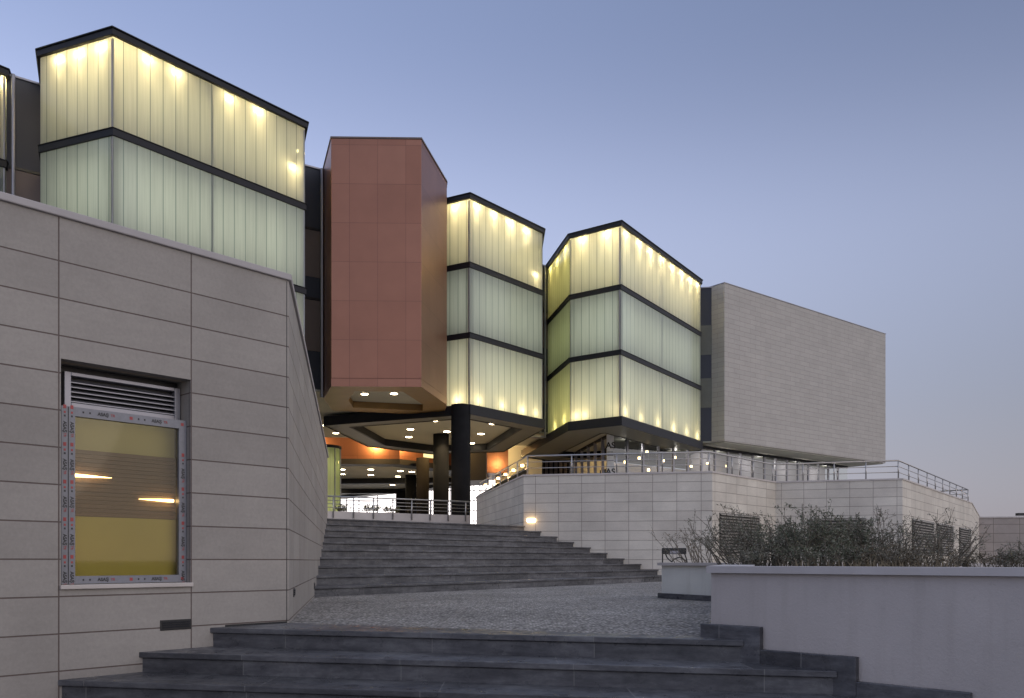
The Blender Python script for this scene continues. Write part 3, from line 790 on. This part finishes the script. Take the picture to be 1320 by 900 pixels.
# ground floor glazing on the terrace
GF = thing('glazed_front', (6, 53.5, TT), 'grey glazed ground floor front under glass bay and stone block', 'window')
c0 = Vector((6.07,53.5)); c1 = Vector((27.9,72.3)); c2 = Vector((4.3,64.5)); GT = 8.36
def glazing(a, b, n, skip0=False):
    d = (b-a).normalized(); nn = Vector((d.y, -d.x))
    for i in range(n):
        p, q = a.lerp(b, i/n), a.lerp(b, (i+1)/n)
        mb = MB(); mb.face([(*p, TT), (*q, TT), (*q, GT), (*p, GT)]); mb.build('pane', M['glass'], GF, recalc=False)
        if i or not skip0:
            mb = MB(); mb.prism([p-d*.075-nn*.09, p+d*.075-nn*.09, p+d*.075+nn*.05, p-d*.075+nn*.05], TT, GT); mb.build('mullion', M['alu'], GF)
    mb = MB(); mb.prism([a-nn*.08, b-nn*.08, b+nn*.06, a+nn*.06], GT-.10, GT+.065); mb.build('head_rail', M['dark'], GF)
glazing(c0, c1, 19, True); glazing(c0, c2, 6, True)
pd = (c1-c0).normalized(); pn = Vector((pd.y, -pd.x))
mb = MB(); mb.prism([c0-Vector((.22,.04)), c0+Vector((.20,-.04)), c0+Vector((.20,.3)), c0+Vector((-.22,.3))], TT, GT-.01); tx = mb; tx.mi = 1
for i in range(4):
    z = GT-.70-i*1.62
    text_mesh(tx, 'AS', .52, plane_frame((c0.x-.01, c0.y-.045, z), (1,0,0), (0,0,1)))
    for dz in (-.42, -.62, -.95): tx.box((c0.x-.19, c0.y-.046, z+dz), (.36,0,0), (0,.004,0), (0,0,.045))
tx.build('corner_post', [plain('white_film', (.62,.64,.66), .4, .08, 6), M['print_black']], GF)
# room behind
cin = c0 + Vector((-.1, 2.6)); cin2 = c1 + Vector((-1.3, 1.5))
mb = MB(); d = (cin2-cin).normalized(); n = Vector((-d.y, d.x))
ce = cin.lerp(cin2, .33); mb.prism([cin, ce, ce+n*.2, cin+n*.2], TT, 7.0); mb.prism([ce, cin2, cin2+n*.2, ce+n*.2], TT, 8.33); mb.build('partition', M['lilac'], GF)
mb = MB(); mb.prism([(5.6,63.9), (6.2,54.1), (27.7,72.6), (22,78), (8,66)], 8.34, 8.40); cl = mb.build('room_ceiling', M['ringgrey'], GF)
for px, py in ((834,583), (824,591), (855,594), (870,590), (877,581), (891,601), (912,598), (937,601), (836,606), (806,596)):  # added lamps standing in for reflections in the glazing
    p = line_x((0,0), (gx(px,1),1), c0 + Vector((-.35,1.3)), c1-c0); z = zz(py, p.y)
    mb = MB(); mb.tube([(*p, z+.10), (*p, 8.335)], .012, 5); mb.tube([(*p, z+.09), (*p, z+.12)], .10, 10); mb.mi = 1
    mb.tube([(*p, z-.07), (*p, z-.04), (*p, z+.05), (*p, z+.085)], .085, 10); mb.build('reflection_lamp', [M['alu'], M['orangelamp']], GF)
for q in (.08,.25,.42,.6,.78,.93): point((*(c0.lerp(c1, q)+Vector((-.55,.62))), 7.9), 46, GF, .2, (1,.90,.86))  # unseen points added to brighten the partition
yl = MB(); yl.prism([(4.6,66.5), (5.9,62.5), (6.1,62.6), (4.8,66.6)], TT, 7.2); yl.build('yellow_wall', plain('yellow_wall', (.45,.36,.12), .7), GF)
point((4.95, 62.8, 6.4), 45, GF, .1, (1,.75,.35))

# far boundary wall
BWL = thing('boundary_wall', (32, 47, 0), 'plain brownish stone wall in the distance at far right', 'wall')
mb = MB(); mb.prism([(25.6,48.5), (48,46.5), (48,47), (25.6,49)], -.4, 2.96); mb.build('wall', M['back'], BWL)
mb = MB(); mb.prism([(25.55,48.45), (48.05,46.42), (48.05,47.05), (25.55,49.05)], 2.962, 3.03); mb.build('coping', M['coping'], BWL)
mb = MB(); mb.prism([(gx(1313,47.2),47.2), (gx(1325,47.2),47.2), (gx(1325,47.2),47.5), (gx(1313,47.2),47.5)], 3.032, 3.17); mb.build('cap_box', M['black'], BWL)

# ================================================================== PLANTERS
PZ = .53
PL = thing('planter', (PA.x, PA.y, 0), 'long rendered planter wall toned for shade in the right foreground', 'planter')
PP = [PA, PA+PD*5.6, Vector((13,7)), Vector((10,13.2)), Vector((3.15,12.3))]
pin = offset(PP, -.26)
mb = MB(); mb.ring(PP, pin, -1.2, PZ-.052); mb.build('wall', M['plaster'], PL)
mb = MB(); mb.ring(offset(PP, .035), offset(PP, -.30), PZ-.05, PZ); mb.build('coping', plain('planter_coping', (.46,.43,.42), .6, .08, 5), PL, bevel=.008)
so = MB(); so.prism(offset(PP, -.27), PZ-.2, PZ-.07); tag(so.build('soil', M['soil'], PL), kind=None)
# stepped plinth following the steps
PN = Vector((-PD.y, PD.x)); PN = -PN if PN.dot(-PA) < 0 else PN     # towards the camera
xs = [(PA - PD*.04).copy()]
q = [0.0]
for k in (1, 2, 3, 4):
    e = step_ends(k)[1]; q.append((e-PA).dot(PD) + .12)
q = [-.06] + [x for x in q[1:]] + [5.6]
for i in range(5):
    zt = .10 - RISE*i
    a, b = PA + PD*q[i], PA + PD*q[i+1]
    mb = MB(); mb.prism([a+PN*.003, b+PN*.003, b+PN*.055, a+PN*.055], -.2-RISE*(i+1) if i < 4 else -1.1, zt); mb.build('plinth', M['slate'], PL, bevel=.005)
# second planter
P2 = [(2.30,13.35), (3.06,11.95), (5.6,13.4), (4.9,15.0)]
PL2 = thing('planter', (2.3, 13.3, 0), 'small rendered planter toned for the building glow behind the long planter wall corner', 'planter')
mb = MB(); mb.ring(P2, offset(P2, -.2), .001, PZ-.032); mb.build('wall', M['plaster_lit'], PL2)
mb = MB(); mb.ring(offset(P2, .05), offset(P2, -.25), PZ-.03, PZ+.012); mb.build('coping', M['coping'], PL2, bevel=.006)
mb = MB(); mb.ring(offset(P2, .045), offset(P2, .003), .0, .075); mb.build('plinth', M['slate'], PL2)
mb = MB(); mb.prism(offset(P2, -.21), PZ-.2, PZ-.08); mb.build('soil', M['soil'], PL2)

# bench behind the planters
BE = thing('bench', (gx(870,19.0), 19.0, 0), 'small black metal bench with curved legs behind the small planter', 'bench')
bx0, bx1, by = gx(853.5,19), gx(885,19), 19.0
mb = MB(); mb.box((bx0, by, .715), (bx1-bx0,0,0), (0,.05,0), (0,0,.135)); mb.build('backrest', M['black'], BE, bevel=.01)
mb = MB(); mb.box((bx0+.17, by-.004, .728), (.2,0,0), (0,.004,0), (0,0,.06)); mb.build('plate', M['alu'], BE)
mb = MB(); mb.box((bx0, by-.42, .40), (bx1-bx0,0,0), (0,.42,0), (0,0,.04)); mb.build('seat', M['black'], BE, bevel=.008)
for pts in ([(bx0+.01,by,.0),(bx0+.01,by,.72)], [(bx0+.07,by-.03,.72),(bx0+.11,by-.03,.63),(bx0+.18,by-.03,.565),(bx0+.22,by-.03,.545)],
            [(bx0+.20,by-.03,.545),(bx0+.25,by-.03,.60),(bx0+.33,by-.03,.635),(bx0+.41,by-.03,.645),(bx0+.48,by-.03,.58),(bx0+.51,by-.03,.5),(bx0+.51,by-.03,0)],
            [(bx1-.05,by-.02,.74),(bx1-.01,by-.02,.62),(bx1+.02,by-.02,.5),(bx1+.02,by-.02,0)]):
    mb = MB(); mb.tube(pts, .014, 8); mb.build('leg', M['black'], BE)

# ================================================================== PLANTS
def shrub(name, label, base, stems, h, spread, leaves, leaf, mats, cat='shrub', group=None, lean=(0,0), droop=.0, leaf_w=.35, start=.25, seed=1):
    rnd = random.Random(seed); base = Vector(base)
    T = thing(name, base, label, cat, group)
    sm = MB(); fm = MB()
    segs = []
    for s in range(stems):
        a = rnd.uniform(0, 2*math.pi); r = spread*math.sqrt(rnd.random()); hh = h*rnd.uniform(.55, 1.0)*(1-.35*r/max(spread,.01))
        tip = Vector((math.cos(a)*r + lean[0] + rnd.gauss(0,.06), math.sin(a)*r + lean[1], hh))
        rt = base + Vector((math.cos(a)*r*.55, math.sin(a)*r*.4, -.05)); pts = [rt]
        for i in range(1, 6):
            q = i/5; p = rt + Vector(((tip.x-math.cos(a)*r*.55)*q**1.2, (tip.y-math.sin(a)*r*.4)*q**1.2, .05+tip.z*(q - droop*q*q)))
            pts.append(p + Vector((rnd.gauss(0,.02), rnd.gauss(0,.02), 0))*h)
        sm.tube(pts, .006*h+.003, 4, .0018, cap=False)
        segs.append(pts)
        for j in range(3):      # side twigs
            q = rnd.uniform(.35, .9)*5; i = int(q); p = pts[i].lerp(pts[min(5, i+1)], q-i)
            dv = Vector((rnd.gauss(0,1), rnd.gauss(0,1), rnd.uniform(.2,1.2))).normalized()*h*rnd.uniform(.12,.3)
            tw = [p, p+dv*.5+Vector((0,0,.01)), p+dv]; sm.tube(tw, .0032, 3, .0012, cap=False); segs.append(tw)
    for k in range(leaves):
        pts = rnd.choice(segs); n = len(pts)-1
        q = (start + (1-start)*rnd.random()**.8)*n; i = min(int(q), n-1); p = pts[i].lerp(pts[i+1], q-i)
        d = Vector((rnd.gauss(0,1), rnd.gauss(0,1), rnd.gauss(.35,.8))).normalized(); l = leaf*rnd.uniform(.6,1.3)
        w = d.cross(Vector((rnd.gauss(0,1), rnd.gauss(0,1), rnd.gauss(0,1)))).normalized()*l*leaf_w
        p = p + Vector((rnd.gauss(0,.012), rnd.gauss(0,.012), rnd.gauss(0,.012)))
        up_ = d.cross(w).normalized()*l*.12
        fm.mi = 0 if rnd.random() < .75 else 1
        fm.face([p, p+d*l*.5+w*.5+up_, p+d*l, p+d*l*.5-w*.5+up_])
    sm.build('stem', M['bark'], T, recalc=False); fm.build('foliage', [M[x] for x in mats], T, recalc=False)
    return T
def bp(px, Y): return (gx(px, Y), Y, PZ-.07)
SHG = 'wild shrubs growing in the planters'
DK, GY, DR = ('leaf_dark','leaf_grey'), ('leaf_grey','leaf_dark'), ('leaf_dry','leaf_grey')
for lab, px, Y, st_, h, sp, lv_, lf, mats, sd, ln in (
    ('dense dark green shrub, fullest of those behind the planter wall', 1040, 9.0, 70, .84, .48, 4200, .034, DK, 3, (0,0)),
    ('dark leafy shrub directly right of the fullest shrub', 1098, 9.4, 50, .74, .46, 2500, .033, DK, 4, (0,0)),
    ('thin grey twiggy shrub in front of the first louvre', 966, 9.5, 44, .86, .55, 2100, .030, GY, 5, (-.22,0)),
    ('mid height grey green shrub directly left of the fullest shrub', 985, 9.8, 44, .68, .50, 1800, .032, DK, 6, (0,0)),
    ('loose arching shrub with bare tips before the corner of terrace wall', 1152, 9.3, 56, .82, .55, 1500, .031, GY, 8, (0,0)),
    ('sparse shrub with long thin shoots before the right louvres', 1208, 8.9, 30, .74, .45, 700, .030, GY, 9, (.08,0)),
    ('few bare reddish twigs reaching left over the small planter', 900, 13.0, 22, .85, .55, 420, .030, DR, 10, (-.2,0)),
    ('low brown shrub below the far boundary wall', 1275, 9.0, 40, .27, .45, 1500, .028, DR, 11, (0,0)),
    ('small grey shrub at far right edge above planter coping', 1316, 8.4, 26, .38, .25, 700, .030, GY, 12, (0,0)),
    ('low grey brown shrub filling the gap under the twiggy shrub', 990, 9.0, 44, .36, .42, 1500, .030, GY, 13, (0,0)),
    ('low dark shrub in front of the dark leafy shrub', 1070, 8.3, 44, .42, .50, 2000, .030, DK, 14, (0,0)),
    ('low straw brown shrub in front of the arching shrub', 1130, 8.2, 44, .34, .50, 1500, .028, DR, 15, (0,0)),
    ('low straw brown shrub below the right louvres', 1190, 8.2, 40, .27, .45, 1300, .028, DR, 16, (0,0))):
    shrub('shrub', lab, bp(px, Y), st_, h, sp, lv_, lf, mats, group=SHG, seed=sd, lean=ln)
def tuft(px, Y, lab, seed, n=110, h=.20, w=.5):
    rnd = random.Random(seed); T = None; mb = MB(); b = Vector(bp(px, Y))
    for i in range(n):
        p = b + Vector((rnd.uniform(-w,w), rnd.uniform(-.25,.25), -.03)); hh = h*rnd.uniform(.4,1.1); d = Vector((rnd.gauss(0,.4), rnd.gauss(0,.3), 1)).normalized()*hh; s = Vector((.006,0,0))
        mb.face([p-s, p+s, p+d*.6+s*.7, p+d+Vector((rnd.gauss(0,.02),0,-.01)), p+d*.6-s*.7])
    o = mb.build('dry_grass_tuft', M['leaf_dry'], recalc=False); return tag(o, lab, 'grass', 'dry grass tufts along the planter wall')
tuft(1075, 8.2, 'straw coloured grass tuft in front of the dark shrubs', 21)
tuft(1165, 7.7, 'tan grass tuft in front of the right louvres', 22, 130)
tuft(1125, 8.0, 'dry grass tuft between the dark shrubs and the sparse shrub', 23, 80, .2, .3)
# silhouettes in the passage
RP = thing('planter', (-6, 44.6, 1.6), 'long low pale planter deep in the passage', 'planter')
mb = MB(); mb.prism([(gx(418,45),45), (gx(515,45),45), (gx(515,45.8),45.8), (gx(418,45.8),45.8)], 1.585, 3.05); mb.build('wall', M['coping'], RP)
mb = MB(); mb.prism([(gx(419,45.1),45.1), (gx(514,45.1),45.1), (gx(514,45.7),45.7), (gx(419,45.7),45.7)], 3.052, 3.08); mb.build('soil', M['soil'], RP)
for px, h, lab, sd in ((443, .55, 'dark round shrub at left of passage planter', 31), (478, .58, 'dark spiky shrub in the middle of passage planter', 32), (505, .42, 'small dark shrub at right end of passage planter', 33)):
    shrub('shrub', lab, (gx(px,45.4), 45.4, 3.07), 16, h, .5, 420, .11, ('leaf_dark','leaf_dark'), group='silhouetted shrubs in the passage', seed=sd)

# ================================================================== WORLD, CAMERA, RENDER
SUN_EL, SUN_AZ = R(1.5), R(120)     # the sun has just gone down on the right, out of frame
SKY_L, SKY_R, GLOW = 1.17, .60, .90
w = bpy.data.worlds.new('World'); scene.world = w; w.use_nodes = True
nt = w.node_tree; nt.nodes.clear()
out = N(nt, 'ShaderNodeOutputWorld'); bg = N(nt, 'ShaderNodeBackground'); bg.inputs[1].default_value = .1
sky = N(nt, 'ShaderNodeTexSky', sky_type='NISHITA'); sky.sun_disc = False; sky.sun_elevation = SUN_EL; sky.sun_rotation = SUN_AZ
sky.air_density = 1.0; sky.dust_density = 1.0; sky.ozone_density = 2.0; sky.altitude = 100
tc = N(nt, 'ShaderNodeTexCoord'); sx = N(nt, 'ShaderNodeSeparateXYZ'); L(nt, tc.outputs['Generated'], sx.inputs[0])
dusk = ramp_s(nt, sx.outputs[2], [(0, (.49,.47,.545)), (.07, (.59,.57,.665)), (.18, (.49,.53,.68)), (.33, (.58,.66,.95)), (.45, (.325,.39,.62)), (.58, (.215,.285,.50)), (.8, (.40,.46,.65)), (1, (.52,.57,.72))])
mr = N(nt, 'ShaderNodeMapRange'); L(nt, sx.outputs[0], mr.inputs[0])
for k, x in ((1, -.5), (2, .5), (3, SKY_L), (4, SKY_R)): mr.inputs[k].default_value = x
dusk = mix(nt, dusk, (0,0,0), 0.0)
vm = N(nt, 'ShaderNodeVectorMath', operation='SCALE'); L(nt, dusk, vm.inputs[0]); L(nt, mr.outputs[0], vm.inputs['Scale'])
# the afterglow behind the camera, where the sun went down
dp = N(nt, 'ShaderNodeVectorMath', operation='DOT_PRODUCT'); L(nt, tc.outputs['Generated'], dp.inputs[0])
dp.inputs[1].default_value = (math.sin(SUN_AZ), math.cos(SUN_AZ), .15)
gr_ = ramp(nt, dp.outputs['Value'], [(.18, (0,0,0)), (.55, (.47,.45,.46)), (1, (1,.93,.88))])
va = N(nt, 'ShaderNodeVectorMath', operation='SCALE'); L(nt, gr_, va.inputs[0]); va.inputs['Scale'].default_value = GLOW
s1 = N(nt, 'ShaderNodeVectorMath', operation='ADD'); L(nt, vm.outputs[0], s1.inputs[0]); L(nt, va.outputs[0], s1.inputs[1])
s2 = N(nt, 'ShaderNodeVectorMath', operation='SCALE'); L(nt, s1.outputs[0], s2.inputs[0]); s2.inputs['Scale'].default_value = 1/.1
s3 = N(nt, 'ShaderNodeVectorMath', operation='SCALE'); L(nt, sky.outputs[0], s3.inputs[0]); s3.inputs['Scale'].default_value = .4
s4 = N(nt, 'ShaderNodeVectorMath', operation='ADD'); L(nt, s2.outputs[0], s4.inputs[0]); L(nt, s3.outputs[0], s4.inputs[1])
L(nt, s4.outputs[0], bg.inputs[0]); L(nt, bg.outputs[0], out.inputs[0])
sl_ = bpy.data.lights.new('sun', 'SUN'); sl_.energy = .12; sl_.angle = R(25); sl_.color = (1,.86,.74)
so_ = bpy.data.objects.new('sun', sl_); col.objects.link(so_); so_.location = (0, -40, 30)
sd_ = Vector((math.sin(SUN_AZ)*math.cos(R(12)), math.cos(SUN_AZ)*math.cos(R(12)), math.sin(R(12))))
so_.rotation_euler = sd_.to_track_quat('Z', 'Y').to_euler()

cd = bpy.data.cameras.new('camera'); cam = bpy.data.objects.new('camera', cd); col.objects.link(cam)
cam.location = (0, 0, EYE); cam.rotation_euler = (R(90), 0, 0)
cd.sensor_width = 36; cd.lens = 36*FPX/1320; cd.shift_y = (HZ-450)/1320; cd.clip_end = 6000; cd.clip_start = .05
scene.camera = cam
scene.view_settings.view_transform = 'Standard'; scene.view_settings.look = 'None'
scene.view_settings.exposure = 0.0; scene.view_settings.gamma = 1
try: scene.view_settings.use_curve_mapping = False
except Exception: pass
cy = scene.cycles
cy.use_denoising = True; cy.max_bounces = 10; cy.diffuse_bounces = 4; cy.glossy_bounces = 4; cy.transparent_max_bounces = 16; cy.transmission_bounces = 6
cy.sample_clamp_indirect = 6; cy.caustics_reflective = False; cy.caustics_refractive = False
